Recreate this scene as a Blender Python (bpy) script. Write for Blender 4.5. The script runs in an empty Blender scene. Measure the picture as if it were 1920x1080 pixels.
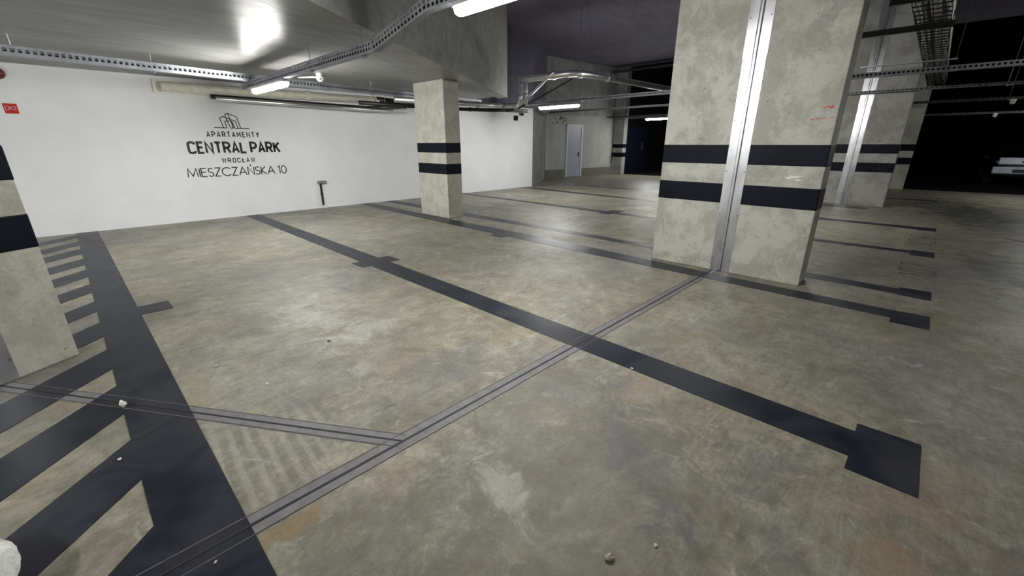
import bpy, bmesh, math, random
from mathutils import Vector, Matrix
S = bpy.context.scene
COL = S.collection
R = math.radians
random.seed(7)

# ------------------------------------------------------------------ camera
H = 1.5
cam = bpy.data.cameras.new('camera'); co = bpy.data.objects.new('camera', cam); COL.objects.link(co)
cam.sensor_width = 36.0; cam.lens = 785.0 / 1920 * 36.0; cam.clip_start = 0.02; cam.clip_end = 200
co.location = (0, 0, H); co.rotation_euler = (R(90) - math.atan(270 / 785.0), 0, -R(46.05))
S.camera = co
# ------------------------------------------------------------------ world and exposure
w = bpy.data.worlds.new('world'); S.world = w; w.use_nodes = True
w.node_tree.nodes['Background'].inputs[0].default_value = (0.5, 0.53, 0.6, 1)
w.node_tree.nodes['Background'].inputs[1].default_value = 0.0
S.view_settings.view_transform = 'Standard'; S.view_settings.look = 'None'
S.view_settings.gamma = 1; S.view_settings.use_curve_mapping = False
S.view_settings.exposure = 0.36
LAMP = 150.0            # radiance of the tube diffusers
LAMP_COL = (1.0, 0.995, 0.955, 1)

# ------------------------------------------------------------------ materials
class NT:
    def __init__(s, name):
        s.m = bpy.data.materials.new(name); s.m.use_nodes = True
        s.t = s.m.node_tree; s.b = s.t.nodes['Principled BSDF']
    def n(s, typ, **kw):
        nd = s.t.nodes.new(typ)
        for k, v in kw.items():
            if k.startswith('i_'):
                nd.inputs[k[2:].replace('_', ' ')].default_value = v
            else: setattr(nd, k, v)
        return nd
    def l(s, a, b): s.t.links.new(a, b)
    def pos(s, scale=(1, 1, 1), rot=(0, 0, 0)):
        g = s.n('ShaderNodeNewGeometry'); mp = s.n('ShaderNodeMapping')
        mp.inputs['Scale'].default_value = scale; mp.inputs['Rotation'].default_value = rot
        s.l(g.outputs['Position'], mp.inputs['Vector']); return mp.outputs[0]
    def noise(s, vec, scale, detail=6, rough=.6, dist=0.0):
        nd = s.n('ShaderNodeTexNoise'); nd.inputs['Scale'].default_value = scale
        nd.inputs['Detail'].default_value = detail; nd.inputs['Roughness'].default_value = rough
        nd.inputs['Distortion'].default_value = dist
        s.l(vec, nd.inputs['Vector']); return nd.outputs['Fac']
    def ramp(s, fac, a, b, ca=(0, 0, 0, 1), cb=(1, 1, 1, 1), mode='LINEAR'):
        r = s.n('ShaderNodeValToRGB'); r.color_ramp.interpolation = mode
        r.color_ramp.elements[0].position = a; r.color_ramp.elements[0].color = ca
        r.color_ramp.elements[1].position = b; r.color_ramp.elements[1].color = cb
        s.l(fac, r.inputs[0]); return r.outputs[0]
    def mix(s, fac, a, b, mode='MIX'):
        m = s.n('ShaderNodeMix', data_type='RGBA', blend_type=mode)
        for sock, v in ((m.inputs[0], fac), (m.inputs[6], a), (m.inputs[7], b)):
            if hasattr(v, 'links'): s.l(v, sock)
            elif isinstance(v, (int, float)): sock.default_value = v
            else: sock.default_value = (*v[:3], 1)
        return m.outputs[2]
    def math(s, op, a, b=0.0):
        m = s.n('ShaderNodeMath', operation=op)
        for i, v in enumerate((a, b)):
            if hasattr(v, 'links'): s.l(v, m.inputs[i])
            else: m.inputs[i].default_value = v
        return m.outputs[0]
    def bump(s, h, strength, dist=0.01):
        b = s.n('ShaderNodeBump'); b.inputs['Strength'].default_value = strength
        b.inputs['Distance'].default_value = dist
        s.l(h, b.inputs['Height']); s.l(b.outputs[0], s.b.inputs['Normal'])
    def out(s, color=None, rough=None, metal=None, spec=None):
        for k, v in (('Base Color', color), ('Roughness', rough), ('Metallic', metal), ('Specular IOR Level', spec)):
            if v is None: continue
            if hasattr(v, 'links'): s.l(v, s.b.inputs[k])
            elif isinstance(v, tuple): s.b.inputs[k].default_value = (*v[:3], 1)
            else: s.b.inputs[k].default_value = v
        return s.m

def plain(name, col, rough=.5, metal=0.0, var=.12, scale=9.0, spec=.5):
    t = NT(name); f = t.noise(t.pos(), scale, 4)
    c = t.mix(t.ramp(f, .3, .7), tuple(c * (1 - var) for c in col), tuple(min(1, c * (1 + var)) for c in col))
    return t.out(c, rough, metal, spec)

def mat_floor():
    t = NT('concrete_floor'); p = t.pos()
    big = t.noise(p, .45, 6, .62, .6); mid = t.noise(p, 1.9, 9, .72, .9); fine = t.noise(p, 34, 8, .75); med = t.noise(p, 8, 9, .74, .6)
    base = t.mix(t.ramp(mid, .36, .62), (.158, .144, .103), (.37, .345, .258))
    base = t.mix(t.ramp(big, .40, .62), base, t.mix(.5, base, (.25, .255, .25)))
    base = t.mix(t.ramp(med, .38, .62), t.mix(.62, base, (.085, .075, .052)), base)
    # trowel scratches in several directions, each where its own mask allows
    for ang, sc, lo, hi, k, col in ((28, 3.0, .46, .66, .42, (.45, .435, .37)), (-20, 2.6, .50, .68, .36, (.125, .115, .088)), (62, 3.4, .5, .68, .36, (.43, .42, .36)), (100, 2.2, .5, .7, .32, (.14, .13, .10))):
        st = t.noise(t.pos((1.0, 9, 1), (0, 0, R(ang))), sc, 9, .8, 1.1)
        mk = t.ramp(t.noise(t.pos((1, 1, 1), (0, 0, ang)), .9, 3, .5, .4), .44, .58)
        base = t.mix(t.math('MULTIPLY', t.math('MULTIPLY', t.ramp(st, lo, hi), mk), k), base, col)
    r1 = t.noise(t.pos((1, 1, 1), (0, 0, 1)), 1.3, 7, .66, .7)
    base = t.mix(t.math('MULTIPLY', t.ramp(r1, .54, .72), .45), base, (.28, .195, .115))
    g1 = t.noise(t.pos((1, 1, 1), (0, 0, 2.1)), .9, 6, .6, .8)
    base = t.mix(t.math('MULTIPLY', t.ramp(g1, .53, .66), .55), base, (.135, .137, .148))
    w1 = t.noise(t.pos((1, 1, 1), (0, 0, 2.9)), 4.2, 9, .78, 1.3)
    base = t.mix(t.math('MULTIPLY', t.ramp(w1, .57, .67), .5), base, (.50, .49, .44))
    # first two paint weaker light on the near floor, the rest are stains: x, y, half sizes, turn, colour, strength
    wob = t.noise(p, 4.2, 9, .76, .6)
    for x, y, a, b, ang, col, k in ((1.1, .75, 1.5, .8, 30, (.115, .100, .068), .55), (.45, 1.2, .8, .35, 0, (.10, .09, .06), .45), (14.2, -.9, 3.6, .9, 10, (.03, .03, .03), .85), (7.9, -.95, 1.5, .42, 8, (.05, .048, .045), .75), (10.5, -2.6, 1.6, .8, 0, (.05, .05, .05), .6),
            (1.78, .9, .42, .13, 40, (.10, .103, .125), .5), (1.46, .5, .30, .11, 50, (.09, .092, .115), .55), (2.05, .30, .28, .2, 0, (.12, .122, .14), .5), (1.6, .1, .2, .12, 20, (.12, .12, .13), .45),
            (1.07, 1.08, .22, .10, 75, (.46, .46, .43), .5), (1.25, 3.75, .26, .5, 10, (.48, .48, .45), .42), (1.5, 3.15, .5, .22, 20, (.46, .46, .43), .38), (1.55, 2.56, .20, .05, -55, (.15, .135, .095), .8), (1.95, 2.9, .5, .10, -50, (.17, .155, .12), .5),
            (1.86, -.22, .2, .1, 0, (.28, .20, .10), .5), (.28, 1.58, .22, .06, 5, (.22, .155, .07), .8), (.75, 1.5, .22, .08, 20, (.24, .17, .11), .42), (.28, 3.1, .10, .3, 0, (.31, .25, .16), .45), (3.3, 1.1, .5, .14, -30, (.20, .17, .12), .6), (2.35, 1.0, .3, .2, 0, (.33, .27, .19), .5),
            (2.3, -.3, .5, .22, -10, (.30, .215, .15), .45)):
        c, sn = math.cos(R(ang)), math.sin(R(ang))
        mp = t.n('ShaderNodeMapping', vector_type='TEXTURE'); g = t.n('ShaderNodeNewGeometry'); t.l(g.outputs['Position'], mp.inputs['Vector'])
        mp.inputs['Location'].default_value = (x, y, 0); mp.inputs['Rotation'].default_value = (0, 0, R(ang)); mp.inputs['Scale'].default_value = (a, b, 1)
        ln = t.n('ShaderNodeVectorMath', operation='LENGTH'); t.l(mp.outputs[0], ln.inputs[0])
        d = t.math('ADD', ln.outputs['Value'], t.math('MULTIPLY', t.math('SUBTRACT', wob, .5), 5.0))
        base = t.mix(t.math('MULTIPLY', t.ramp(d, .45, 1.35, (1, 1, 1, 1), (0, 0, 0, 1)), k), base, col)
    # tyre ribs in the small triangle of floor between the joints
    wv = t.n('ShaderNodeTexWave', wave_type='BANDS', bands_direction='X'); wv.inputs['Scale'].default_value = 3.6; wv.inputs['Distortion'].default_value = 1.5; wv.inputs['Detail'].default_value = 4
    t.l(t.pos((1.25, 1, 1), (0, 0, R(5.5))), wv.inputs['Vector'])
    g = t.n('ShaderNodeNewGeometry'); dv = t.n('ShaderNodeVectorMath', operation='DISTANCE'); t.l(g.outputs['Position'], dv.inputs[0]); dv.inputs[1].default_value = (.38, 2.12, 0)
    mk = t.math('MULTIPLY', t.ramp(dv.outputs['Value'], .25, .50, (1, 1, 1, 1), (0, 0, 0, 1)), t.ramp(wv.outputs['Fac'], .3, .9))
    base = t.mix(t.math('MULTIPLY', mk, .28), base, (.46, .45, .39))
    base = t.mix(t.math('MULTIPLY', t.ramp(fine, .40, .62), .55), base, t.mix(.6, base, (.07, .066, .05)))
    sp = t.noise(p, 60, 3, .6)
    base = t.mix(t.math('MULTIPLY', t.ramp(sp, .68, .74), .5), base, (.5, .48, .42))
    v = t.n('ShaderNodeTexVoronoi'); v.inputs['Scale'].default_value = 5.5; t.l(p, v.inputs['Vector'])
    base = t.mix(t.ramp(v.outputs['Distance'], .012, .03, (1, 1, 1, 1), (0, 0, 0, 1)), base, (.04, .035, .03))
    rg = t.ramp(t.noise(p, 1.4, 7, .68, .9), .3, .7, (.30, .30, .30, 1), (.58, .58, .58, 1))
    hh = t.math('ADD', t.noise(p, 11, 9, .75, .5), t.math('MULTIPLY', mk, .25))
    t.bump(hh, .45, .015)
    return t.out(base, rg, 0.0, .42)

def mat_column(name='column_concrete', a=(.33, .328, .295), b=(.45, .447, .40), c=(.22, .218, .20), s=1.0):
    t = NT(name); p = t.pos()
    f = t.noise(p, 2.6 * s, 10, .70, .35)
    base = t.mix(t.ramp(f, .44, .55), a, b)
    f2 = t.noise(t.pos((1, 1, 1), (1, 2, 0)), 2.6 * s, 10, .74, .35)
    base = t.mix(t.math('MULTIPLY', t.ramp(f2, .54, .62), .4), base, c)
    f3 = t.noise(p, 11 * s, 10, .82, .3)
    base = t.mix(t.math('MULTIPLY', t.math('MULTIPLY', t.ramp(f3, .57, .64), t.ramp(f2, .46, .6)), .75), base, (.15, .142, .115))
    f4 = t.noise(p, 45, 6, .75)
    base = t.mix(t.math('MULTIPLY', t.ramp(f4, .4, .66), .4), base, t.mix(.5, base, (.1, .095, .08)))
    v = t.n('ShaderNodeTexVoronoi'); v.inputs['Scale'].default_value = 9.0; t.l(p, v.inputs['Vector'])
    base = t.mix(t.ramp(v.outputs['Distance'], .035, .06, (1, 1, 1, 1), (0, 0, 0, 1)), base, (.06, .055, .045))
    t.bump(f3, .3, .006)
    return t.out(base, .62, 0, .35)

def mat_ceiling(name, a, b, ang, rough=.42, spec=.5, seams=(1.25, 0.0), cross=True):
    t = NT(name)
    f = t.noise(t.pos((.8, 7, 5), (0, 0, ang)), 1.3, 7, .65, .35)
    base = t.mix(t.ramp(f, .32, .68), a, b)
    f2 = t.noise(t.pos(), .7, 4, .6, .4)
    base = t.mix(t.math('MULTIPLY', t.ramp(f2, .45, .68), .35), base, tuple(x * .55 for x in a))
    # formwork joints: thin dark lines at board widths
    sx = t.n('ShaderNodeSeparateXYZ'); t.l(t.pos((1, 1, 1), (0, 0, ang)), sx.inputs[0])
    for k, off, wd in (('Y', 0.0, .008), ('X', 3.1, .005)) if cross else (('Y', 0.0, .005),):
        md = t.math('ABSOLUTE', t.math('SUBTRACT', t.math('FRACT', t.math('DIVIDE', t.math('ADD', sx.outputs[k], 100.0 + (off or seams[1])), seams[0] if k == 'Y' else seams[0] * 2)), .5))
        base = t.mix(t.math('MULTIPLY', t.math('LESS_THAN', md, wd / 2), .75), base, tuple(x * .3 for x in a))
    f5 = t.noise(t.pos((2, 14, 5), (0, 0, ang)), 3, 8, .75, .5)
    base = t.mix(t.math('MULTIPLY', t.ramp(f5, .56, .7), .4), base, tuple(x * .4 for x in a))
    t.bump(f5, .10, .004)
    return t.out(base, rough, 0, spec)

def mat_wall_white():
    t = NT('white_wall_paint'); p = t.pos()
    f = t.noise(p, 1.6, 5, .6, .3)
    base = t.mix(t.ramp(f, .35, .65), (.84, .86, .89), (.89, .905, .925))
    s = t.noise(t.pos((1, 1, 3)), 3.4, 6, .7, 1)
    base = t.mix(t.math('MULTIPLY', t.ramp(s, .66, .72), .25), base, (.5, .5, .49))
    t.bump(t.noise(p, 60, 3), .08, .003)
    return t.out(base, .6, 0, .3)

def mat_grey_paintwall():
    t = NT('grey_white_plaster'); p = t.pos()
    f = t.noise(p, 1.1, 6, .65, .5)
    base = t.mix(t.ramp(f, .35, .65), (.34, .34, .33), (.44, .44, .42))
    f4 = t.noise(p, 6, 7, .7, .8)
    base = t.mix(t.math('MULTIPLY', t.ramp(f4, .62, .7), .35), base, (.15, .14, .12))
    t.bump(f4, .15, .006)
    return t.out(base, .65, 0, .3)

def mat_line(name='line_paint', lo=(.017, .019, .030), hi=(.055, .056, .064)):
    t = NT(name); p = t.pos()
    f = t.noise(p, 2.6, 8, .7, .9); g = t.noise(p, 9, 8, .75, 1.5)
    base = t.mix(t.ramp(f, .40, .70), lo, hi)
    base = t.mix(t.math('MULTIPLY', t.ramp(g, .64, .74), .5), base, (.13, .13, .125))
    t.bump(t.noise(p, 30, 4), .12, .004)
    return t.out(base, t.ramp(f, .3, .7, (.34, .34, .34, 1), (.5, .5, .5, 1)), 0, .32)

def mat_metal(name, col, rough, sc=4.0, var=.3):
    t = NT(name); p = t.pos()
    f = t.noise(t.pos((1, 1, .35)), sc, 6, .65, .8)
    base = t.mix(t.ramp(f, .35, .65), tuple(c * (1 - var) for c in col), col)
    rr = t.ramp(f, .3, .7, (rough, rough, rough, 1), (rough + .15,) * 3 + (1,))
    t.bump(t.noise(p, 7, 4), .1, .01)
    return t.out(base, rr, 1.0)

M = {}
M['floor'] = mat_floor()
M['column'] = mat_column()
M['column_pale'] = mat_column('column_concrete_fine', (.40, .395, .345), (.50, .49, .425), (.33, .325, .285), 1.6)
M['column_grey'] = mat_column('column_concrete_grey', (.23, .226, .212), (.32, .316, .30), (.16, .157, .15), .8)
M['ceil_low'] = mat_ceiling('slab_soffit', (.21, .208, .20), (.33, .328, .32), R(-37.5), .33, .055, (2.4, 1.725), False)
M['ceil_high'] = mat_ceiling('high_slab_soffit', (.155, .143, .20), (.21, .197, .265), R(-32.4), .75, .2)
M['side'] = mat_column('cast_wall_concrete', (.27, .27, .265), (.37, .37, .365), (.21, .205, .21), .5)
M['white'] = mat_wall_white()
M['plaster'] = mat_grey_paintwall()
M['line'] = mat_line('line_paint', (.007, .009, .018), (.028, .030, .039))
M['band'] = plain('band_paint', (.0048, .0062, .0125), .5, 0, .3, 3, .10)
M['joint'] = plain('joint_mortar', (.145, .141, .147), .5, 0, .22, 14)
M['joint_edge'] = plain('joint_edge_crack', (.095, .092, .092), .6, 0, .5, 20)
M['slit'] = plain('rubber_seal', (.012, .012, .013), .6)
M['galv'] = mat_metal('galvanised_steel', (.42, .44, .48), .42)
M['galv_dull'] = mat_metal('dark_galvanised_steel', (.16, .16, .165), .5)  # darker, rougher version of the galvanised steel
M['sheet'] = mat_metal('bright_sheet_metal', (.50, .51, .54), .25, 3.0, .25)
M['foil'] = mat_metal('aluminium_foil_lagging', (.85, .85, .87), .27, 5, .15)
M['cable'] = plain('black_cable_sheath', (.012, .012, .013), .45)
M['pale_cable'] = plain('pale_cable_sheath', (.75, .75, .7), .5)
M['pvc'] = plain('cream_plastic_pipe', (.80, .78, .66), .4)
M['black'] = plain('black_plastic', (.01, .01, .011), .4)
M['white_plastic'] = plain('white_plastic', (.75, .75, .74), .35, 0, .04)
M['red'] = plain('red_sign_face', (.55, .012, .015), .4, 0, .08)
M['darkred'] = plain('dark_red_plastic', (.12, .008, .01), .35)
M['ink'] = plain('black_letter_paint', (.006, .006, .008), .5)
M['door'] = plain('pale_blue_door_paint', (.36, .38, .47), .45, 0, .06, 3)
M['blue'] = plain('dark_blue_door_paint', (.005, .008, .020), .5)
M['frame'] = plain('white_door_frame', (.6, .6, .58), .5, 0, .06)
M['plinth'] = plain('grey_plinth_render', (.15, .147, .125), .7, 0, .2)
M['dark'] = plain('unlit_hall_black', (.006, .006, .007), .9, 0, .2, 3, .1)  # near-black colour stands in for the missing light in the far hall
M['redpaint'] = plain('red_spray_mark', (.55, .09, .07), .7, 0, .3, 30)
M['chalk'] = plain('white_scrape_mark', (.75, .74, .68), .7, 0, .2, 30)
M['leaf'] = plain('dry_leaf_brown', (.07, .055, .035), .7, 0, .3, 40)
M['curl'] = plain('grey_dry_leaf', (.26, .235, .19), .8, 0, .35, 60)
M['paper'] = plain('pale_scrap', (.6, .59, .55), .7, 0, .15, 40)
M['carpaint'] = plain('car_paint_dark', (.006, .007, .010), .4, .3, .1)
M['chrome'] = plain('car_chrome_trim', (.5, .52, .6), .3, 1.0)
M['silver'] = plain('car_silver_panel', (.42, .45, .55), .38, .3)
M['glass_dark'] = plain('car_window_glass', (.01, .012, .015), .08)
M['tyre'] = plain('tyre_rubber', (.01, .01, .01), .8)
t = NT('lamp_diffuser'); t.out((.9, .9, .88), .4)
t.b.inputs['Emission Color'].default_value = LAMP_COL; t.b.inputs['Emission Strength'].default_value = LAMP
M['lamp'] = t.m
t = NT('pale_fleece'); f = t.noise(t.pos(), 38, 6, .7, 1)
t.bump(f, .9, .02); M['fleece'] = t.out(t.mix(t.ramp(f, .35, .65), (.74, .74, .71), (.88, .88, .87)), .95, 0, .1)

# ------------------------------------------------------------------ builders
class MB:
    def __init__(s): s.bm = bmesh.new()
    def verts(s, pts): return [s.bm.verts.new(p) for p in pts]
    def box(s, a, b, mtx=None):
        x0, y0, z0 = a; x1, y1, z1 = b
        v = s.verts([(x0, y0, z0), (x1, y0, z0), (x1, y1, z0), (x0, y1, z0), (x0, y0, z1), (x1, y0, z1), (x1, y1, z1), (x0, y1, z1)])
        for q in ((3, 2, 1, 0), (4, 5, 6, 7), (0, 1, 5, 4), (1, 2, 6, 5), (2, 3, 7, 6), (3, 0, 4, 7)):
            s.bm.faces.new([v[i] for i in q])
        if mtx: bmesh.ops.transform(s.bm, matrix=mtx, verts=v)
        return v
    def frame_box(s, o, ax, ay, az, a, b):
        """box a..b in the frame (o; ax, ay, az)"""
        m = Matrix(((ax.x, ay.x, az.x, o.x), (ax.y, ay.y, az.y, o.y), (ax.z, ay.z, az.z, o.z), (0, 0, 0, 1)))
        return s.box(a, b, m)
    def prism(s, poly, z0, z1):
        a = s.verts([(x, y, z0) for x, y in poly]); b = s.verts([(x, y, z1) for x, y in poly])
        s.bm.faces.new(a[::-1]); s.bm.faces.new(b); n = len(poly)
        for i in range(n): s.bm.faces.new([a[i], a[(i + 1) % n], b[(i + 1) % n], b[i]])
    def tube(s, pts, r, n=12, cap=True, rs=None):
        pts = [Vector(p) for p in pts]; rings = []
        for i, p in enumerate(pts):
            d = (pts[min(i + 1, len(pts) - 1)] - pts[max(i - 1, 0)]).normalized()
            up = Vector((0, 0, 1)) if abs(d.z) < .95 else Vector((1, 0, 0))
            a = d.cross(up).normalized(); b = a.cross(d)
            rr = rs[i] if rs else r
            rings.append(s.verts([p + (a * math.cos(k * 2 * math.pi / n) + b * math.sin(k * 2 * math.pi / n)) * rr for k in range(n)]))
        for A, B in zip(rings, rings[1:]):
            for k in range(n): s.bm.faces.new([A[k], A[(k + 1) % n], B[(k + 1) % n], B[k]])
        if cap: s.bm.faces.new(rings[0][::-1]); s.bm.faces.new(rings[-1])
    def sphere(s, c, r, sc=(1, 1, 1), seg=20):
        q = bmesh.ops.create_uvsphere(s.bm, u_segments=seg, v_segments=seg // 2, radius=r)
        bmesh.ops.transform(s.bm, matrix=Matrix.Translation(c) @ Matrix.Diagonal((*sc, 1)), verts=q['verts'])
        return q['verts']
    def bevel(s, wd, seg=2):
        bmesh.ops.bevel(s.bm, geom=s.bm.edges[:], offset=wd, segments=seg, profile=.6, affect='EDGES')
    def build(s, name, mat, parent=None, smooth=False, origin=None):
        bmesh.ops.recalc_face_normals(s.bm, faces=s.bm.faces[:])
        if parent is None and origin is not None:
            bmesh.ops.translate(s.bm, verts=s.bm.verts[:], vec=-Vector(origin))
        me = bpy.data.meshes.new(name); s.bm.to_mesh(me); s.bm.free()
        me.materials.append(mat)
        for p in me.polygons: p.use_smooth = smooth
        o = bpy.data.objects.new(name, me); COL.objects.link(o)
        if parent is not None:
            o.parent = parent; o.matrix_parent_inverse = W(parent).inverted()
        elif origin is not None: o.location = origin
        return o
def W(o):
    m = Matrix.Translation(o.location) @ o.rotation_euler.to_matrix().to_4x4()
    return (W(o.parent) @ o.matrix_parent_inverse @ m) if o.parent else m
def tag(o, label, cat, group=None, kind=None):
    o['label'] = label; o['category'] = cat
    if group: o['group'] = group
    if kind: o['kind'] = kind
    return o
def thing(name, label, cat, loc, group=None):
    o = bpy.data.objects.new(name, None); COL.objects.link(o); o.location = loc
    o.empty_display_size = .1
    return tag(o, label, cat, group)
def struct(mb, name, mat, label, cat, smooth=False):
    return tag(mb.build(name, mat, smooth=smooth), label, cat, kind='structure')
def copy_tree(o, loc=None, parent=None):
    c = o.copy(); COL.objects.link(c)
    if parent: c.parent = parent
    if loc is not None: c.location = loc
    for ch in [x for x in bpy.data.objects if x.parent == o]:
        d = copy_tree(ch, None, c)
    return c

# ------------------------------------------------------------------ the setting
U = Vector((math.cos(R(32.42)), math.sin(R(32.42)), 0)); N2 = Vector((-U.y, U.x, 0))
L2 = lambda x: 2.968 + .635 * x      # front edge of the low slab
L1 = lambda x: 3.308 + .635 * x
ZL = 2.69; ZH = 5.0; WY = 10.66

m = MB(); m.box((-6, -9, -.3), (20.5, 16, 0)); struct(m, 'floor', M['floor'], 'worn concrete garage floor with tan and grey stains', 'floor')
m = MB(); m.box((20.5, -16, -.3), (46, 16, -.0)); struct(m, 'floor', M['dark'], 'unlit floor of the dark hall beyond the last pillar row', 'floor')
m = MB(); m.prism([(-6, L2(-6)), (8.5, L2(8.5)), (8.5, WY), (-6, WY)], ZL, ZH + .4)
struct(m, 'ceiling', M['ceil_low'], 'low concrete ceiling slab over the bays by the white wall', 'ceiling')
m = MB(); m.prism([(-6, L2(-6) + .001), (8.5, L2(8.5) + .001), (8.5, L1(8.5)), (-6, L1(-6))], ZL - .045, ZL + .05)
struct(m, 'trim_1', M['ceil_low'], 'slightly dropped concrete strip along the edge of the low ceiling', 'trim')
m = MB(); m.box((-6, -9, ZH), (20.2, 16, ZH + .4))
struct(m, 'ceiling', M['ceil_high'], 'high dark violet-grey ceiling slab with formwork seams', 'ceiling')
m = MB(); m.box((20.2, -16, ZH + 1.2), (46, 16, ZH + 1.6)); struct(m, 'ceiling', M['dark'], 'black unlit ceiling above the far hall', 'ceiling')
m = MB(); m.box((-6, WY, 0), (12.14, WY + .3, ZL)); struct(m, 'wall_back', M['white'], 'long white painted wall carrying the black lettering', 'wall')
m = MB(); m.box((8.5, WY + .002, ZL), (12.14, WY + .3, ZH)); struct(m, 'wall_back', M['ceil_high'], 'bare dark concrete above the end of the white wall', 'wall')
# cast wall turning away at the end of the white wall
A = Vector((12.14, WY, 0)); B = Vector((15.2, 12.62, 0)); nn = Vector((-(B - A).y, (B - A).x, 0)).normalized()
m = MB(); m.prism([A[:2], B[:2], (B + nn * .3)[:2], (A + nn * .3)[:2]], 0, 2.9)
struct(m, 'wall_right', M['side'], 'bare grey concrete wall angling away beside the white wall end', 'wall')
m = MB(); m.prism([A[:2], B[:2], (B + nn * .3)[:2], (A + nn * .3)[:2]], 2.9, ZH)  # same wall continued upward in the darker high-slab colour
struct(m, 'wall_right', M['ceil_high'], 'upper, darker violet-grey part of the angled concrete wall', 'wall')
# rear wall with the door
P0 = Vector((15.18, 12.64, 0)); P1 = Vector((20.3, 12.1, 0)); bu = (P1 - P0).normalized(); bn = Vector((-bu.y, bu.x, 0)); LB = (P1 - P0).length
Z3 = Vector((0, 0, 1))
def rear(o, a, b): return o.frame_box(P0, bu, bn, Z3, a, b)
m = MB(); rear(m, (0, 0, 0), (LB, .3, ZH)); struct(m, 'wall_rear', M['side'], 'tall rear concrete wall beyond the parking bays', 'wall')
m = MB(); rear(m, (0.05, -.03, .38), (1.33, -.001, 2.75)); rear(m, (2.52, -.03, .38), (LB - .5, -.001, 2.75)); rear(m, (1.33, -.03, 2.36), (2.52, -.001, 2.75))
struct(m, 'wall_rear', M['plaster'], 'pale plastered panel around the grey-blue door', 'wall')
m = MB(); rear(m, (0.12, -.05, 0), (1.33, -.001, .38)); rear(m, (2.52, -.05, 0), (LB - .2, -.001, .38))
struct(m, 'baseboard_rear', M['plinth'], 'grey rendered plinth along the foot of the rear wall', 'baseboard')
dr = thing('door_1', 'pale grey-blue steel door in the rear wall with black handle', 'door', P0 + bu * 1.92); dr['kind'] = 'structure'
m = MB(); rear(m, (1.38, -.07, 0), (1.46, -.0, 2.36)); rear(m, (2.40, -.07, 0), (2.50, -.0, 2.36)); rear(m, (1.38, -.07, 2.28), (2.50, -.0, 2.36)); m.build('door_frame', M['frame'], dr)
m = MB(); rear(m, (1.46, -.045, .015), (2.40, -.005, 2.28)); m.build('door_leaf', M['door'], dr)
m = MB(); rear(m, (2.24, -.06, .92), (2.29, -.045, 1.14)); rear(m, (2.12, -.10, 1.05), (2.28, -.08, 1.07)); rear(m, (2.255, -.10, 1.05), (2.275, -.05, 1.07)); m.build('handle', M['black'], dr)
# stains above it (mould blotches on the wall)
random.seed(3)
m = MB()
for k in range(26):
    a = random.uniform(.25, 1.35); z = 2.46 + random.gauss(0, .09) + (.1 if a > .9 else 0); r = random.uniform(.015, .06)
    m.frame_box(P0, bu, bn, Z3, (a - r, -.032, z - r * .6), (a + r, -.029, z + r * .6))
m.bevel(.004, 1)
tag(m.build('mould_stain', M['ink']), 'black mould speckles on the pale wall under the far lamp', 'stain', kind='stuff')
m = MB(); m.box((-6.3, -9, 0), (-6, 16, ZH)); struct(m, 'wall_left', M['side'], 'concrete wall closing the garage on the left', 'wall')
m = MB(); m.box((-6.3, -9.3, 0), (20.2, -9, ZH)); struct(m, 'wall_front', M['side'], 'concrete wall behind the camera', 'wall')
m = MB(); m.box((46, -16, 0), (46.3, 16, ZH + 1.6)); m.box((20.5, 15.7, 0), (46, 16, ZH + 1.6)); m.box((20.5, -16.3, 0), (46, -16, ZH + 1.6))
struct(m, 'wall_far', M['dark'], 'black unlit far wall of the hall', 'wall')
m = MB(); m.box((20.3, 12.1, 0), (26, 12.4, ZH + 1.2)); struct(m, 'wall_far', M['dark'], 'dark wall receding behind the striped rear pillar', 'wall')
d2 = thing('door_2', 'dark blue steel door in the gloom beside the rear pillar', 'door', (22.4, 12.05, 0)); d2['kind'] = 'structure'
m = MB(); m.box((21.1, 12.02, 0), (23.4, 12.1, 2.35)); m.build('door_leaf', M['blue'], d2)
m = MB(); m.box((23.0, 11.98, 1.2), (23.08, 12.02, 1.6)); m.build('handle', M['galv_dull'], d2)

# ------------------------------------------------------------------ pillars
def banded_pillar(name, label, lo, hi, mat, bands, group=None, mtx=None, loc=None):
    x0, y0 = lo[:2]; x1, y1 = hi[:2]; z1 = hi[2]
    t = thing(name, label, 'pillar', loc or ((x0 + x1) / 2, (y0 + y1) / 2, 0), group)
    m = MB(); m.box((x0, y0, 0), (x1, y1, z1)); m.bevel(.012, 2)
    if mtx: bmesh.ops.transform(m.bm, matrix=mtx, verts=m.bm.verts[:])
    m.build('shaft', mat, t)
    for (a, b) in bands:
        m = MB(); e = .0025; m.box((x0 - e, y0 - e, a), (x1 + e, y1 + e, b)); m.bevel(.012, 2)
        if mtx: bmesh.ops.transform(m.bm, matrix=mtx, verts=m.bm.verts[:])
        bo = m.build('painted_band', M['band'], t); bo['label'] = 'navy black painted band'
    return t
BANDS = [(1.275, 1.495), (.83, 1.06)]
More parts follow.
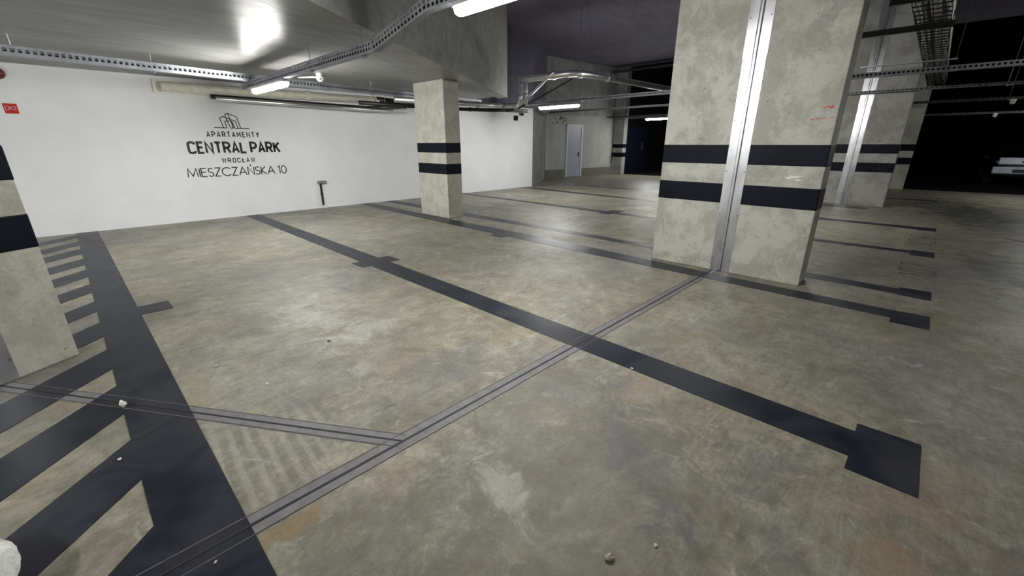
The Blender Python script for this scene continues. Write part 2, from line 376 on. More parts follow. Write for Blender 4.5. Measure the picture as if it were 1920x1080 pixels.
def cover_strip(label, xf, yc, z1, wd=.22, mtx=None, step=2.44):
    """folded sheet metal cover over an expansion joint on a face x = xf"""
    t = thing('joint_cover', label, 'metal cover strip', (xf, yc, 0), 'joint cover strips on the split pillars')
    def prof(z0, z1, s, name, lab=None):
        m = MB(); hw = wd / 2 * s
        pr = [(-.0005, -hw), (-.004, -hw), (-.004, -.024), (-.010, -.010), (-.010, .010), (-.004, .024), (-.004, hw), (-.0005, hw)]
        pr = [(-.003 * 0 + xf + a * (1.6 if s > 1 else 1), yc + b) for a, b in pr]
        a = m.verts([(x, y, z0) for x, y in pr]); b = m.verts([(x, y, z1) for x, y in pr]); n = len(pr)
        for i in range(n): m.bm.faces.new([a[i], a[(i + 1) % n], b[(i + 1) % n], b[i]])
        m.bm.faces.new(a[::-1]); m.bm.faces.new(b)
        if mtx: bmesh.ops.transform(m.bm, matrix=mtx, verts=m.bm.verts[:])
        return m.build(name, M['sheet'], t)
    prof(0.012, step, 1.0, 'lower_sheet'); prof(step - .05, z1, 1.06, 'upper_sheet')
    for z in [.15, .7, 1.2, 1.75, 2.05, step - .1, 2.75]:
        if z < z1:
            for sgn in (-1, 1):
                m = MB(); m.sphere((xf - .008, yc + sgn * wd * .43, z), .007, (.6, 1, 1), 8)
                if mtx: bmesh.ops.transform(m.bm, matrix=mtx, verts=m.bm.verts[:])
                m.build('rivet', M['galv_dull'], t)
    return t
GP = 'banded concrete pillars'
banded_pillar('concrete_pillar', 'large blotchy concrete pillar half right of the shiny strip, nearest the camera', (5.4, .775), (5.73, 1.605, ZH), M['column'], BANDS, GP)
p2 = banded_pillar('concrete_pillar', 'large blotchy concrete pillar half left of the shiny strip, nearest the camera', (5.4, 1.635), (5.73, 2.515, ZH), M['column'], BANDS, GP)
cover_strip('bright folded metal strip down the nearest split pillar', 5.4, 1.62, ZH - .01, .225)
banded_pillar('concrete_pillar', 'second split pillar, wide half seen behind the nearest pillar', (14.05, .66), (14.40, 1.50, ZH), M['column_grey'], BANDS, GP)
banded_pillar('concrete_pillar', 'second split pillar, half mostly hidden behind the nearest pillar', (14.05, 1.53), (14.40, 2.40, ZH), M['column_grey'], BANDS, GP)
cover_strip('bright folded metal strip on the second split pillar', 14.05, 1.515, ZH - .01, .25)
banded_pillar('concrete_pillar', 'third and farthest pillar edge right of the second split pillar', (20.15, .56), (20.48, 1.50, ZH), M['column'], BANDS, GP)
banded_pillar('concrete_pillar', 'slim pale pillar with two bands standing before the white wall', (5.5, 7.16), (5.885, 8.17, ZL), M['column_pale'], [(1.325, 1.525), (.90, 1.115)], GP)
banded_pillar('concrete_pillar', 'grey striped pillar at the far end of the rear wall', (20.0, 11.50), (20.35, 12.08, ZH), M['side'], [(1.31, 1.50), (.87, 1.09)], GP)
# left split pillar, turned 32 degrees: face origin at the joint, u to the right, n into the column
J = Vector((-.60, 4.07, 0))
LM = Matrix(((U.x, N2.x, 0, J.x), (U.y, N2.y, 0, J.y), (0, 0, 1, 0), (0, 0, 0, 1)))
banded_pillar('concrete_pillar', 'turned concrete pillar at the left picture edge, beside the hatched zone', (.02, 0), (.44, .40, ZL), M['column_pale'], [(1.275, 1.495), (.83, 1.06)], GP, LM, J + U * .23 + N2 * .2)
banded_pillar('concrete_pillar', 'concrete pillar half left of the joint at the left picture edge', (-.85, 0), (-.02, .40, ZL), M['column_pale'], BANDS, GP, LM, J - U * .43 + N2 * .2)
LM2 = LM @ Matrix(((0, 1, 0, 0), (1, 0, 0, 0), (0, 0, 1, 0), (0, 0, 0, 1)))
cover_strip('dull metal strip on the pillar at the left picture edge', 0, 0, ZL - .01, .18, LM2, 1.9)
# marks on the nearest pillar
def blot(name, label, mat, pts, x=5.4):
    m = MB()
    for (y, z, ry, rz) in pts:
        m.sphere((x - .0005, y, z), 1, (.0012, ry, rz), 10)
    return tag(m.build(name, mat, smooth=True), label, 'paint mark')
blot('spray_mark', 'red spray paint smear on the nearest pillar, the upper one', M['redpaint'], [(.84, 1.845, .022, .014), (.865, 1.85, .02, .008), (.90, 1.84, .015, .006)])
blot('spray_mark', 'faint pink scribble on the nearest pillar below the red smear', M['redpaint'], [(.93, 1.74, .03, .004), (.88, 1.745, .03, .004), (.98, 1.735, .02, .006), (.82, 1.75, .018, .004), (.96, 1.765, .012, .003)])
blot('scrape_mark', 'white scraped patch between the bands of the nearest pillar', M['chalk'], [(1.03, 1.165, .05, .008), (.98, 1.175, .03, .006), (1.08, 1.155, .03, .009), (.99, 1.135, .035, .005), (1.06, 1.18, .02, .004)])

# ------------------------------------------------------------------ floor paint
def flat(polys, z0, z1):
    m = MB()
    for p in polys: m.prism(p, z0, z1)
    return m
G = 'dark parking bay lines'
def bay(label, polys): return tag(flat(polys, 0, .003).build('bay_line', M['line']), label, 'floor marking', G)
hy = [(4.261, 3.831 + .75 - .01)]
tt = thing('bay_line', 'broad dark line edging the striped zone at the left', 'floor marking', (.06, 5, 0), G)
flat([[(-.08, .2), (.2, .2), (.2, WY - .002), (-.08, WY - .002)]], 0, .003).build('stripe', M['line'], tt)
flat([[(.2, 4.97), (.44, 4.97), (.44, 5.25), (.2, 5.25)]], 0, .003).build('tab', M['line'], tt)
tt = thing('bay_line', 'long dark line across the middle ending in a wide block lower right', 'floor marking', (2.6, 5, 0), G)
flat([[(2.435, -.03), (2.70, -.03), (2.775, 4.8), (2.845, WY - .002), (2.585, WY - .002), (2.50, 4.8)]], 0, .003).build('stripe', M['line'], tt)
flat([[(2.316, -.29), (2.80, -.29), (2.795, -.025), (2.316, -.025)]], 0, .0035).build('end_block', M['line'], tt)
flat([[(2.385, 4.96), (2.93, 4.96), (2.93, 5.26), (2.385, 5.26)]], 0, .0035).build('tab', M['line'], tt)
tt = thing('bay_line', 'dark line passing the foot of the nearest split pillar on its near side', 'floor marking', (5.1, 5, 0), G)
flat([[(4.94, -.04), (5.185, -.04), (5.235, 1.7), (5.395, 4.0), (5.43, 7.0), (5.56, WY - .002), (5.25, WY - .002), (5.07, 6.6), (5.04, 4.6), (4.98, 1.6)]], 0, .003).build('stripe', M['line'], tt)
flat([[(4.81, -.30), (5.20, -.30), (5.19, -.04), (4.81, -.04)]], 0, .0035).build('end_block', M['line'], tt)
flat([[(4.90, 4.98), (5.12, 4.98), (5.12, 5.27), (4.90, 5.27)]], 0, .0035).build('tab', M['line'], tt)
tt = thing('bay_line', 'dark line running just beyond the nearest split pillar', 'floor marking', (6, 5, 0), G)
flat([[(5.83, -.04), (6.06, -.04), (6.14, 3.0), (6.21, 5.2), (6.24, 7.6), (6.28, WY - .002), (6.02, WY - .002), (5.93, 7.2), (5.97, 5.1), (5.96, 3.0)]], 0, .003).build('stripe', M['line'], tt)
flat([[(5.78, -.30), (6.145, -.30), (6.125, -.045), (5.80, -.045)]], 0, .0035).build('end_block', M['line'], tt)
tt = thing('bay_line', 'dark line crossing the bays between the slim pillar and the far lamp', 'floor marking', (8.5, 5, 0), G)
flat([[(8.285, -.05), (8.475, -.05), (8.49, 1.2), (8.66, 4.0), (8.85, WY - .002), (8.63, WY - .002), (8.45, 4.0), (8.29, 1.2)]], 0, .003).build('stripe', M['line'], tt)
flat([[(8.12, -.31), (8.54, -.31), (8.53, -.055), (8.135, -.055)]], 0, .0035).build('end_block', M['line'], tt)
flat([[(8.30, 4.97), (8.95, 4.97), (8.95, 5.27), (8.30, 5.27)]], 0, .0035).build('tab', M['line'], tt)
tt = thing('bay_line', 'thin distant dark line ending right of the second split pillar foot', 'floor marking', (11, 5, 0), G)
flat([[(10.79, -.07), (11.07, -.07), (11.12, 1.5), (11.3, 5.2), (11.75, WY - .002), (11.5, WY - .002), (11.07, 5.1), (10.82, 1.4)]], 0, .003).build('stripe', M['line'], tt)
flat([[(10.72, -.32), (11.11, -.32), (11.08, -.07), (10.70, -.07)]], 0, .0035).build('end_block', M['line'], tt)
bay('farthest dark line on the floor near the third pillar', [[(16.5, -.35), (16.75, -.35), (16.7, 5), (16.45, 5)]])
bay('short dark line beyond the corner of the white wall', [[(13.35, .9), (13.6, .9), (13.9, 9.8), (13.65, 9.8)]])
# small wedge of a bay line on the other side of the lane
bay('dark line tip entering from the right picture edge', [[(10.68, -1.12), (10.45, -1.35), (10.3, -3.5), (10.62, -3.5)]])
# hatched zone: one marking, many bars at 45 degrees
ht = thing('hatched_marking', 'striped no-parking zone of slanted dark bars beside the left pillar', 'floor marking', (-.5, 4, 0))
edges = [(.80, 1.22), (1.57, 1.988), (2.356, 2.759), (3.088, 3.52), (3.831, 4.261), (4.591, 5.006), (5.373, 5.753), (6.151, 6.546), (6.932, 7.375), (7.703, 8.151), (8.55, 8.973), (9.30, 9.697), (10.1, 10.45)]
def clip(poly, ymin=None, xmax=None):
    return poly
for a, b in edges:
    D = 2.6
    poly = [(-.08, a), (-.08, b), (-.08 - D, b - D), (-.08 - D, a - D)] if abs(a - 4.591) > .01 else [(-.08, a), (-.08, b), (-.43, b - .35), (-.222, a - .142)]
    flat([poly], 0, .0028).build('bar', M['line'], ht)
# expansion joints
jt = thing('expansion_joint', 'straight grey floor joint leading to the nearest split pillar', 'floor joint', (2.6, 1.70, 0), 'floor expansion joints')
flat([[(-4, 1.64), (5.39, 1.64), (5.39, 1.765), (-4, 1.765)]], 0, .002).build('mortar_strip', M['joint'], jt)
flat([[(-4, 1.695), (5.39, 1.69), (5.39, 1.703), (-4, 1.708)]], 0, .0046).build('seal', M['slit'], jt)
flat([[(-4, 1.757), (5.39, 1.757), (5.39, 1.763), (-4, 1.763)]], 0, .0036).build('edge_line', M['joint_edge'], jt)
flat([[(-4, 1.638), (5.39, 1.638), (5.39, 1.642), (-4, 1.642)]], 0, .0036).build('edge_line', M['joint_edge'], jt)
jt = thing('expansion_joint', 'slanting grey floor joint running from the left pillar to the straight joint', 'floor joint', (.2, 2.8, 0), 'floor expansion joints')
a = Vector((.925, 1.705, 0)); b = Vector((-.60, 4.06, 0)); d = (b - a).normalized(); q = Vector((-d.y, d.x, 0))
def strip(o0, o1, z): return flat([[tuple((a + q * o0)[:2]), tuple((a + q * o1)[:2]), tuple((b + q * o1)[:2]), tuple((b + q * o0)[:2])]], 0, z)
strip(-.05, .055, .0018).build('mortar_strip', M['joint'], jt)
strip(-.002, .007, .0046).build('seal', M['slit'], jt)
strip(.046, .051, .0040).build('edge_line', M['joint_edge'], jt)
strip(-.05, -.046, .0036).build('edge_line', M['joint_edge'], jt)

# ------------------------------------------------------------------ stroke lettering
def arc(cx, cy, rx, ry, a0, a1, n=8):
    return [(cx + rx * math.cos(R(a0 + (a1 - a0) * i / n)), cy + ry * math.sin(R(a0 + (a1 - a0) * i / n))) for i in range(n + 1)]
def glyphs(wd, r):
    W_ = wd; g = {}
    g['A'] = [[(0, 0), (W_ / 2, 1), (W_, 0)], [(W_ * .16, .30), (W_ * .84, .30)]]
    g['C'] = [arc(W_ - r, 1 - r, r, r, 0, 90) + arc(r, 1 - r, r, r, 90, 180) + arc(r, r, r, r, 180, 270) + arc(W_ - r, r, r, r, 270, 360)]
    g['E'] = [[(W_ * .85, 1), (0, 1), (0, 0), (W_ * .85, 0)], [(0, .52), (W_ * .75, .52)]]
    g['N'] = [[(0, 0), (0, 1), (W_, 0), (W_, 1)]]
    g['T'] = [[(0, 1), (W_, 1)], [(W_ / 2, 1), (W_ / 2, 0)]]
    g['R'] = [[(0, 0), (0, 1)] + arc(W_ - .26, .74, .26, .26, 90, -90) + [(0, .48)], [(W_ * .5, .48), (W_, 0)]]
    g['P'] = [[(0, 0), (0, 1)] + arc(W_ - .28, .72, .28, .28, 90, -90) + [(0, .44)]]
    g['L'] = [[(0, 1), (0, 0), (W_ * .85, 0)]]
    g['K'] = [[(0, 0), (0, 1)], [(W_, 1), (0, .45)], [(W_ * .35, .6), (W_, 0)]]
    g['M'] = [[(0, 0), (0, 1), (W_ * .6, .35), (W_ * 1.2, 1), (W_ * 1.2, 0)]]
    g['Y'] = [[(0, 1), (W_ / 2, .45), (W_, 1)], [(W_ / 2, .45), (W_ / 2, 0)]]
    g['W'] = [[(0, 1), (W_ * .35, 0), (W_ * .7, 1), (W_ * 1.05, 0), (W_ * 1.4, 1)]]
    g['O'] = [arc(W_ - r, 1 - r, r, r, 0, 90) + arc(r, 1 - r, r, r, 90, 180) + arc(r, r, r, r, 180, 270) + arc(W_ - r, r, r, r, 270, 360) + [(W_, 1 - r)]]
    g['Ł'] = g['L'] + [[(-.18, .42), (W_ * .6, .68)]]
    return g
def glyphs_round():
    g = {}
    g['M'] = [[(0, 0), (.10, 1), (.48, .1), (.86, 1), (.96, 0)]]
    g['I'] = [[(.03, 0), (.03, 1)]]
    g['E'] = [[(.5, 1), (0, 1), (0, 0), (.5, 0)], [(0, .54), (.46, .54)]]
    g['S'] = [arc(.24, .745, .21, .25, 25, 270, 12) + arc(.24, .25, .25, .25, 90, -155, 12)]
    g['Z'] = [[(0, 1), (.56, 1), (0, 0), (.56, 0)]]
    g['C'] = [arc(.5, .5, .5, .5, 42, 318, 18)]
    g['A'] = [[(0, 0), (.4, 1), (.8, 0)], [(.13, .34), (.67, .34)]]
    g['Ń'] = [[(0, 0), (0, 1), (.66, 0), (.66, 1)], [(.30, 1.12), (.44, 1.32)]]
    g['K'] = [[(0, 0), (0, 1)], [(.5, 1), (.02, .5), (.56, 0)]]
    g['1'] = [[(0, .8), (.2, 1), (.2, 0)]]
    g['0'] = [arc(.32, .5, .30, .5, 0, 360, 20)]
    return g
def ribbon(m, pts, wd, to3, th=.002, closed=False):
    P = [Vector((x, y)) for x, y in pts]; L = []; Rr = []
    n = len(P)
    for i in range(n):
        d0 = (P[i] - P[i - 1]).normalized() if i else None
        d1 = (P[i + 1] - P[i]).normalized() if i < n - 1 else None
        if d0 is None: d0 = d1
        if d1 is None: d1 = d0
        mtr = Vector((-(d0 + d1).y, (d0 + d1).x))
        mtr = mtr.normalized() if mtr.length > 1e-6 else Vector((-d0.y, d0.x))
        k = max(.45, mtr.dot(Vector((-d0.y, d0.x))))
        off = mtr * (wd / 2 / k); L.append(P[i] + off); Rr.append(P[i] - off)
    for i in range(n - 1):
        q = [L[i], L[i + 1], Rr[i + 1], Rr[i]]
        a = m.verts([to3(p.x, p.y, 0) for p in q]); b = m.verts([to3(p.x, p.y, th) for p in q])
        m.bm.faces.new(a); m.bm.faces.new(b[::-1])
        for j in range(4): m.bm.faces.new([a[j], a[(j + 1) % 4], b[(j + 1) % 4], b[j]])
def text_mesh(text, font, x0, x1, z0, z1, wd, gap, to3, space=.4, parent=None):
    h = z1 - z0; ln = 0; items = []
    for ch in text:
        if ch == ' ': ln += space; continue
        g = font[ch]; wg = max(p[0] for s in g for p in s)
        items.append((ln, g)); ln += wg + gap
    ln -= gap; sx = (x1 - x0) / ln
    m = None if parent is not None else MB()
    for o, g in items:
        q = MB() if parent is not None else m
        for s in g: ribbon(q, [(x0 + (o + x) * sx, z0 + z * h) for x, z in s], wd, to3)
        if parent is not None: q.build('letter', M['ink'], parent)
    return m
onwall = lambda x, z, d: (x, WY - .0005 - d, z)
ws = thing('wall_lettering', 'black painted apartment logo and street name on the white wall', 'sign', (2.68, WY - .001, 1.5))
text_mesh('APARTAMENTY', glyphs(.5, .2), 2.20, 3.145, 1.64, 1.735, .0195, .42, onwall, parent=ws)
text_mesh('CENTRAL PARK', glyphs(.52, .2), 1.845, 3.515, 1.33, 1.53, .043, .25, onwall, .26, ws)
text_mesh('WROCŁAW', glyphs(.5, .2), 2.37, 2.975, 1.135, 1.215, .0175, .42, onwall, parent=ws)
text_mesh('MIESZCZAŃSKA 10', glyphs_round(), 1.73, 3.585, .868, 1.03, .020, .17, onwall, .26, ws)
m = MB()
# outline drawing of the towers: coordinates in a 400..500 x 200..260 crop, mapped to the wall
def lx(u): return 2.345 + (u - 20) / 1170 * .645
def lz(v): return 1.815 + (708 - v) / 500 * .285
for pl in ([(20, 708), (440, 712)], [(545, 712), (650, 712)], [(690, 712), (1190, 716)], [(335, 705), (262, 390), (375, 330), (430, 345), (500, 385), (750, 470), (810, 712)],
           [(560, 712), (465, 370), (455, 255), (545, 215), (820, 330), (895, 712)], [(545, 215), (600, 420), (655, 712)],
           [(440, 705), (405, 495), (470, 470), (560, 475), (650, 520), (700, 712)], [(610, 400), (640, 712)]):
    ribbon(m, [(lx(a), lz(b)) for a, b in pl], .016, onwall)
m.build('building_logo', M['ink'], ws)
# faint bay numbers on the floor
def num_font():
    return {'1': [[(0, .85), (.18, 1), (.18, 0)]], '0': [[(0, 0), (0, 1), (.32, 1), (.32, 0), (0, 0)]], '7': [[(0, 1), (.36, 1), (.12, 0)]], '6': [[(.33, 1), (0, .8), (0, 0), (.33, 0), (.33, .5), (0, .5)]]}
M['faint'] = plain('worn_number_paint', (.07, .068, .062), .5, 0, .4, 30)
def bay_number(txt, x0, x1, y0, y1, label, wd=.02):
    to3 = lambda x, y, d: (x, y, .0002 + d * .8)
    o = text_mesh(txt, num_font(), x0, x1, y0, y1, wd, .28, to3).build('bay_number', M['faint'])
    tag(o, label, 'floor number', 'faint bay numbers')
bay_number('107', 6.80, 7.55, -.32, .0, 'faint bay number on the floor beyond the nearest split pillar')
bay_number('106', 9.15, 9.95, -.32, .0, 'faint bay number between the two farthest line ends on the right')
bay_number('100', 6.9, 7.8, 4.95, 5.3, 'faint number on the floor midway to the far lamp', .02)

# ------------------------------------------------------------------ cable trays, lamps, pipes
def tray(label, pts, wd, h, rows, pitch=.05, hangers=(), ceil=ZL, name='cable_tray', group='perforated cable trays', cables=2, base=True, metal='galv'):
    pts = [Vector(p) for p in pts]; t = thing(name, label, 'cable tray', pts[0], group)
    segs = []
    for a, b in zip(pts, pts[1:]):
        d = (b - a).normalized(); s = d.cross(Vector((0, 0, 1))).normalized(); u = s.cross(d).normalized(); segs.append((a, b, d, s, u))
    th = .002
    for sgn in (-1, 1):
        m = MB()
        for a, b, d, s, u in segs:
            L = (b - a).length; o = a + s * (sgn * wd / 2)
            nr = len(rows); zs = [0]
            for r0, r1 in rows:
                m.frame_box(o, d, s, u, (0, -th, zs[-1]), (L, th, r0 * h)); zs.append(r1 * h)
                n = int(L / pitch) if rows else 0
                for k in range(n + 1):
                    x0 = k * pitch; m.frame_box(o, d, s, u, (x0, -th, r0 * h), (min(L, x0 + pitch * .42), th, r1 * h))
            m.frame_box(o, d, s, u, (0, -th, zs[-1]), (L, th, h))
            m.frame_box(o, d, s, u, (0, -.008, h - .003), (L, .008, h))
        m.build('side_rail', M[metal], t)
    if base:
        m = MB()
        for a, b, d, s, u in segs: m.frame_box(a, d, s, u, (0, -wd / 2, -.003), ((b - a).length, wd / 2, 0))
        m.build('base', M[metal], t)
    for k in range(cables):
        m = MB(); off = (k - (cables - 1) / 2) * wd * .28
        m.tube([p + segs[min(i, len(segs) - 1)][3] * off + Vector((0, 0, .03 + .012 * (k % 2))) for i, p in enumerate(pts)], .016, 6); m.build('cable', M['cable'], t)
    for hx in hangers:
        hx = Vector(hx); m = MB()
        m.tube([(hx.x, hx.y, hx.z - .01), (hx.x, hx.y, ceil)], .005, 6); m.box((hx.x - .015, hx.y - wd / 2 - .02, hx.z - .014), (hx.x + .015, hx.y + .02, hx.z - .004))
        m.sphere((hx.x, hx.y, hx.z - .018), .012, seg=8)
        m.build('hanger_rod', M['galv'], t)
    return t
def lamp(label, c, ang, L=1.42, lit=True, wd=.11):
    """batten lamp hanging below a tray; c centre of the diffuser underside axis"""
    c = Vector(c); t = thing('batten_lamp', label, 'lamp', c, 'long tube lamps under the trays')
    d = Vector((math.cos(ang), math.sin(ang), 0)); s = d.cross(Z3).normalized()
    h = wd / 2
    def ext(pr, x0, x1, name, mat):
        m = MB(); n = len(pr); A_ = []; 
        for x, k in ((x0, .8), (x0 + .03, 1), (x1 - .03, 1), (x1, .8)):
            A_.append(m.verts([c + d * x + s * (y * k) + Z3 * (z * k) for y, z in pr]))
        for P, Q in zip(A_, A_[1:]):
            for i in range(n): m.bm.faces.new([P[i], P[(i + 1) % n], Q[(i + 1) % n], Q[i]])
        m.bm.faces.new(A_[0][::-1]); m.bm.faces.new(A_[-1]); return m.build(name, mat, t)
    ext([(-h, .018), (-h * .92, -.015), (-h * .6, -.04), (0, -.048), (h * .6, -.04), (h * .92, -.015), (h, .018)], -L / 2 + .02, L / 2 - .02, 'diffuser', M['lamp'])
    ext([(-h, .0185), (h, .0185), (h * .9, .05), (-h * .9, .05)], -L / 2, L / 2, 'housing', M['white_plastic'])
    for sg in (-1, 1):
        m = MB(); m.frame_box(c + d * (sg * L * .36), d, s, Z3, (-.012, -h * .7, .045), (.012, h * .7, .055)); m.build('clip', M['galv'], t)
    return t
tray('perforated tray running above the white wall behind the lettering', [(-2.5, 7.62, 2.465), (-.18, 7.95, 2.465), (2.42, 8.33, 2.465), (5.8, 8.66, 2.465), (7.9, 8.75, 2.46)], .10, .105, [(.34, .70)], .06,
     [(-.07, 7.95, 2.46), (1.22, 8.15, 2.46), (4.75, 8.56, 2.46)])
tray('two-row perforated tray that kinks upward toward the big lamp', [(2.5, 8.75, 2.375), (2.5, 4.33, 2.385), (2.5, 3.39, 2.57), (2.5, -8, 2.57)], .075, .105, [(.16, .42), (.56, .82)], .06,
     [(2.5, 5.95, 2.38), (2.5, 4.6, 2.38)])
lamp('short glowing tube lamp under the low ceiling left of the white camera', (2.5, 7.57, 2.318), R(90))
lamp('large glowing tube lamp at the top edge, nearest the camera', (2.5, 2.32, 2.51), R(90), 1.42)
lamp('glowing tube lamp out of frame behind the camera', (2.5, -5.4, 2.51), R(90), 1.42)
tray('tray out of frame over the left bays', [(-2.8, 8.7, 2.36), (-2.8, -6, 2.36)], .075, .1, [(.2, .7)], .1, [(-2.8, 7.5, 2.36), (-2.8, 4.4, 2.36)])
lamp('tube lamp out of frame left of the white wall lettering', (-2.8, 6.6, 2.30), R(90))
lamp('added unseen tube lamp brightening the face of the turned pillar', (-2.8, 2.6, 2.30), R(90))  # extra lamp out of view, added to brighten the turned pillar
tray('long thin tray crossing behind the nearest split pillar', [(10.2, 10.4, 2.60), (10.2, -8, 2.60)], .12, .075, [(.3, .7)], .06, [(10.2, 7.35, 2.60), (10.2, 9.6, 2.6), (10.2, 4.5, 2.6), (10.2, 1.6, 2.6)], ZH)
lamp('glowing tube lamp in front of the grey-blue door wall', (10.2, 8.0, 2.50), R(90))
lamp('tube lamp hidden behind the nearest split pillar', (10.2, 2.7, 2.50), R(90))
tray('tray at the right passing behind the second split pillar', [(13.5, 11, 2.62), (13.5, -8, 2.62)], .12, .05, [(.3, .7)], .08, [(13.5, -.72, 2.62)], ZH, cables=1, metal='galv_dull')
tray('lowest distant tray at the right with a white detector', [(17.6, 11, 2.60), (17.6, -8, 2.60)], .12, .06, [(.3, .7)], .1, [(17.6, -1.05, 2.60)], ZH, cables=1, metal='galv_dull')
tray('faint far tray low in the dark on the right', [(21.9, 9, 2.45), (21.9, -8, 2.45)], .12, .06, [(.3, .7)], .12, [(21.9, 5, 2.45), (21.9, -6, 2.45)], ZH + 1.2, cables=1, metal='galv_dull')
lamp('small distant tube lamp shining in the dark behind', (20.0, 9.75, 2.62), R(90), 1.25)
lamp('tube lamp out of frame over the far right lane', (17.7, -3.6, 2.52), R(90))
tray('high tray along the edge of the dark ceiling', [(19.5, 12, 4.72), (19.5, 3, 4.72)], .3, .06, [(.3, .7)], .14, [(19.5, 10, 4.72), (19.5, 5, 4.72)], ZH, cables=2, metal='galv_dull')
tray('short tray carrying the small distant lamp', [(20.0, 11.3, 2.68), (20.0, 7.5, 2.68)], .1, .06, [(.3, .7)], .12, [(20.0, 9.0, 2.68)], ZH, cables=1)
# ceiling detector and dome camera
def pipe(name, label, pts, r, mat, cat='pipe', group=None, collars=(), cmat=None, n=14, bend=True):
    t = thing(name, label, cat, pts[0], group)
    P = [Vector(p) for p in pts]; Q = [P[0]]
    for i in range(1, len(P) - 1):
        d0 = (P[i] - P[i - 1]); d1 = (P[i + 1] - P[i]); k = min(r * 1.8, d0.length * .4, d1.length * .4)
        a = P[i] - d0.normalized() * k; b = P[i] + d1.normalized() * k
        for j in range(5):
            s = j / 4; Q.append((a * (1 - s) + P[i] * s) * (1 - s) + (P[i] * (1 - s) + b * s) * s)
    Q.append(P[-1])
    m = MB(); m.tube(Q, r, n); m.build('pipe_run', mat, t, smooth=True)
    for (i, s) in collars:
        a, b = P[i], P[i + 1]; c = a.lerp(b, s); d = (b - a).normalized()
        m = MB(); m.tube([c - d * r * .5, c + d * r * .5], r * 1.25, n); m.build('collar', cmat or mat, t)
    return t
FG = 'foil-wrapped pipes near the slab corner'
pipe('lagged_pipe', 'silver lagged pipe bending across the opening toward the nearest pillar', [(7.95, 7.35, 2.93), (8.35, 6.6, 2.99), (8.55, 6.32, 3.02), (8.95, 6.18, 3.02), (19, 5.9, 3.02)], .075, M['foil'], 'pipe', FG, [(2, .5), (3, .08), (0, .9)])
pipe('lagged_pipe', 'silver vertical riser at the corner of the low slab', [(8.0, 7.42, 3.0), (8.0, 7.42, 2.46), (8.1, 7.6, 2.40)], .055, M['foil'], 'pipe', FG, [(0, .35), (0, .75)], M['galv'])
pipe('lagged_pipe', 'second thin riser beside the silver one', [(8.13, 7.36, 3.0), (8.13, 7.36, 2.40)], .035, M['foil'], 'pipe', FG, [(0, .6)], M['galv'])
pipe('lagged_pipe', 'silver pipe running left from the riser under the low slab', [(8.15, 7.72, 2.40), (7.75, 8.05, 2.39), (5.2, 8.44, 2.39)], .055, M['foil'], 'pipe', FG, [(0, .6), (1, .2)], M['galv'])
pipe('black_pipe', 'black pipe under the silver one right of the slim pillar', [(8.9, 8.3, 2.36), (8.1, 8.55, 2.33), (7.3, 9.3, 2.36), (5.0, 9.6, 2.38)], .045, M['black'], 'pipe', None, [(1, .5)], M['black'])
bp = [o for o in bpy.data.objects if o.name.startswith('black_pipe')][0]
for hx, hy_ in ((7.3, 9.3), (5.6, 9.52)):
    m = MB(); m.tube([(hx, hy_, 2.36), (hx, hy_, ZL)], .006, 6); m.build('hanger_rod', M['galv'], bp)
m = MB(); m.tube([(8.2, 7.6, 2.42), (8.05, 6.95, 2.72), (7.95, 6.4, 2.98)], .03, 8)
tag(m.build('brace', M['foil'], smooth=True), 'slanted silver brace rising right of the vertical riser', 'brace')
m = MB(); m.tube([(8.5, 8.0, 2.36), (8.6, 7.3, 2.6), (8.75, 6.5, 2.93)], .02, 8)
tag(m.build('brace', M['black'], smooth=True), 'black slanted cable brace beside the vertical riser', 'brace')
m = MB(); m.box((8.3, 7.95, 2.28), (8.9, 8.25, 2.36)); m.bevel(.01)
tag(m.build('duct_bracket', M['black']), 'dark bracket box below the pipe corner', 'bracket')
# cream drain pipe and black duct along the white wall
pipe('drain_pipe', 'cream plastic pipe along the top of the white wall', [(1.62, 10.50, 2.50), (6.0, 10.50, 2.545)], .085, M['pvc'], 'pipe', None, [(0, .31), (0, .60), (0, .985)], M['pvc'], 20)
m = MB(); m.box((1.52, 10.60, 2.40), (2.95, WY - .002, 2.63)); m.bevel(.008)
tag(m.build('access_panel', M['pvc']), 'cream flat panel on the wall behind the drain pipe start', 'panel')
bd = thing('ventilation_duct', 'black and silver duct under the cream pipe', 'duct', (4, 10.4, 2.35))
m = MB(); m.tube([(2.35, 10.42, 2.375), (5.6, 10.42, 2.345), (6.75, 10.42, 2.43)], .045, 12); m.build('insulated_run', M['black'], bd, True)
m = MB(); m.tube([(2.42, 10.36, 2.335), (4.2, 10.36, 2.315), (6.3, 10.36, 2.29)], .042, 12); m.build('silver_run', M['foil'], bd, True)
m = MB(); m.tube([(5.9, 10.46, 2.56), (7.0, 10.46, 2.52)], .07, 14); m.build('duct_end', M['black'], bd, True)
m = MB(); m.tube([(5.9, 10.30, 2.42), (6.65, 10.30, 2.41)], .009, 8); m.tube([(6.2, 10.30, 2.30), (6.65, 10.30, 2.29)], .009, 8); m.build('bright_rod', M['white_plastic'], bd)
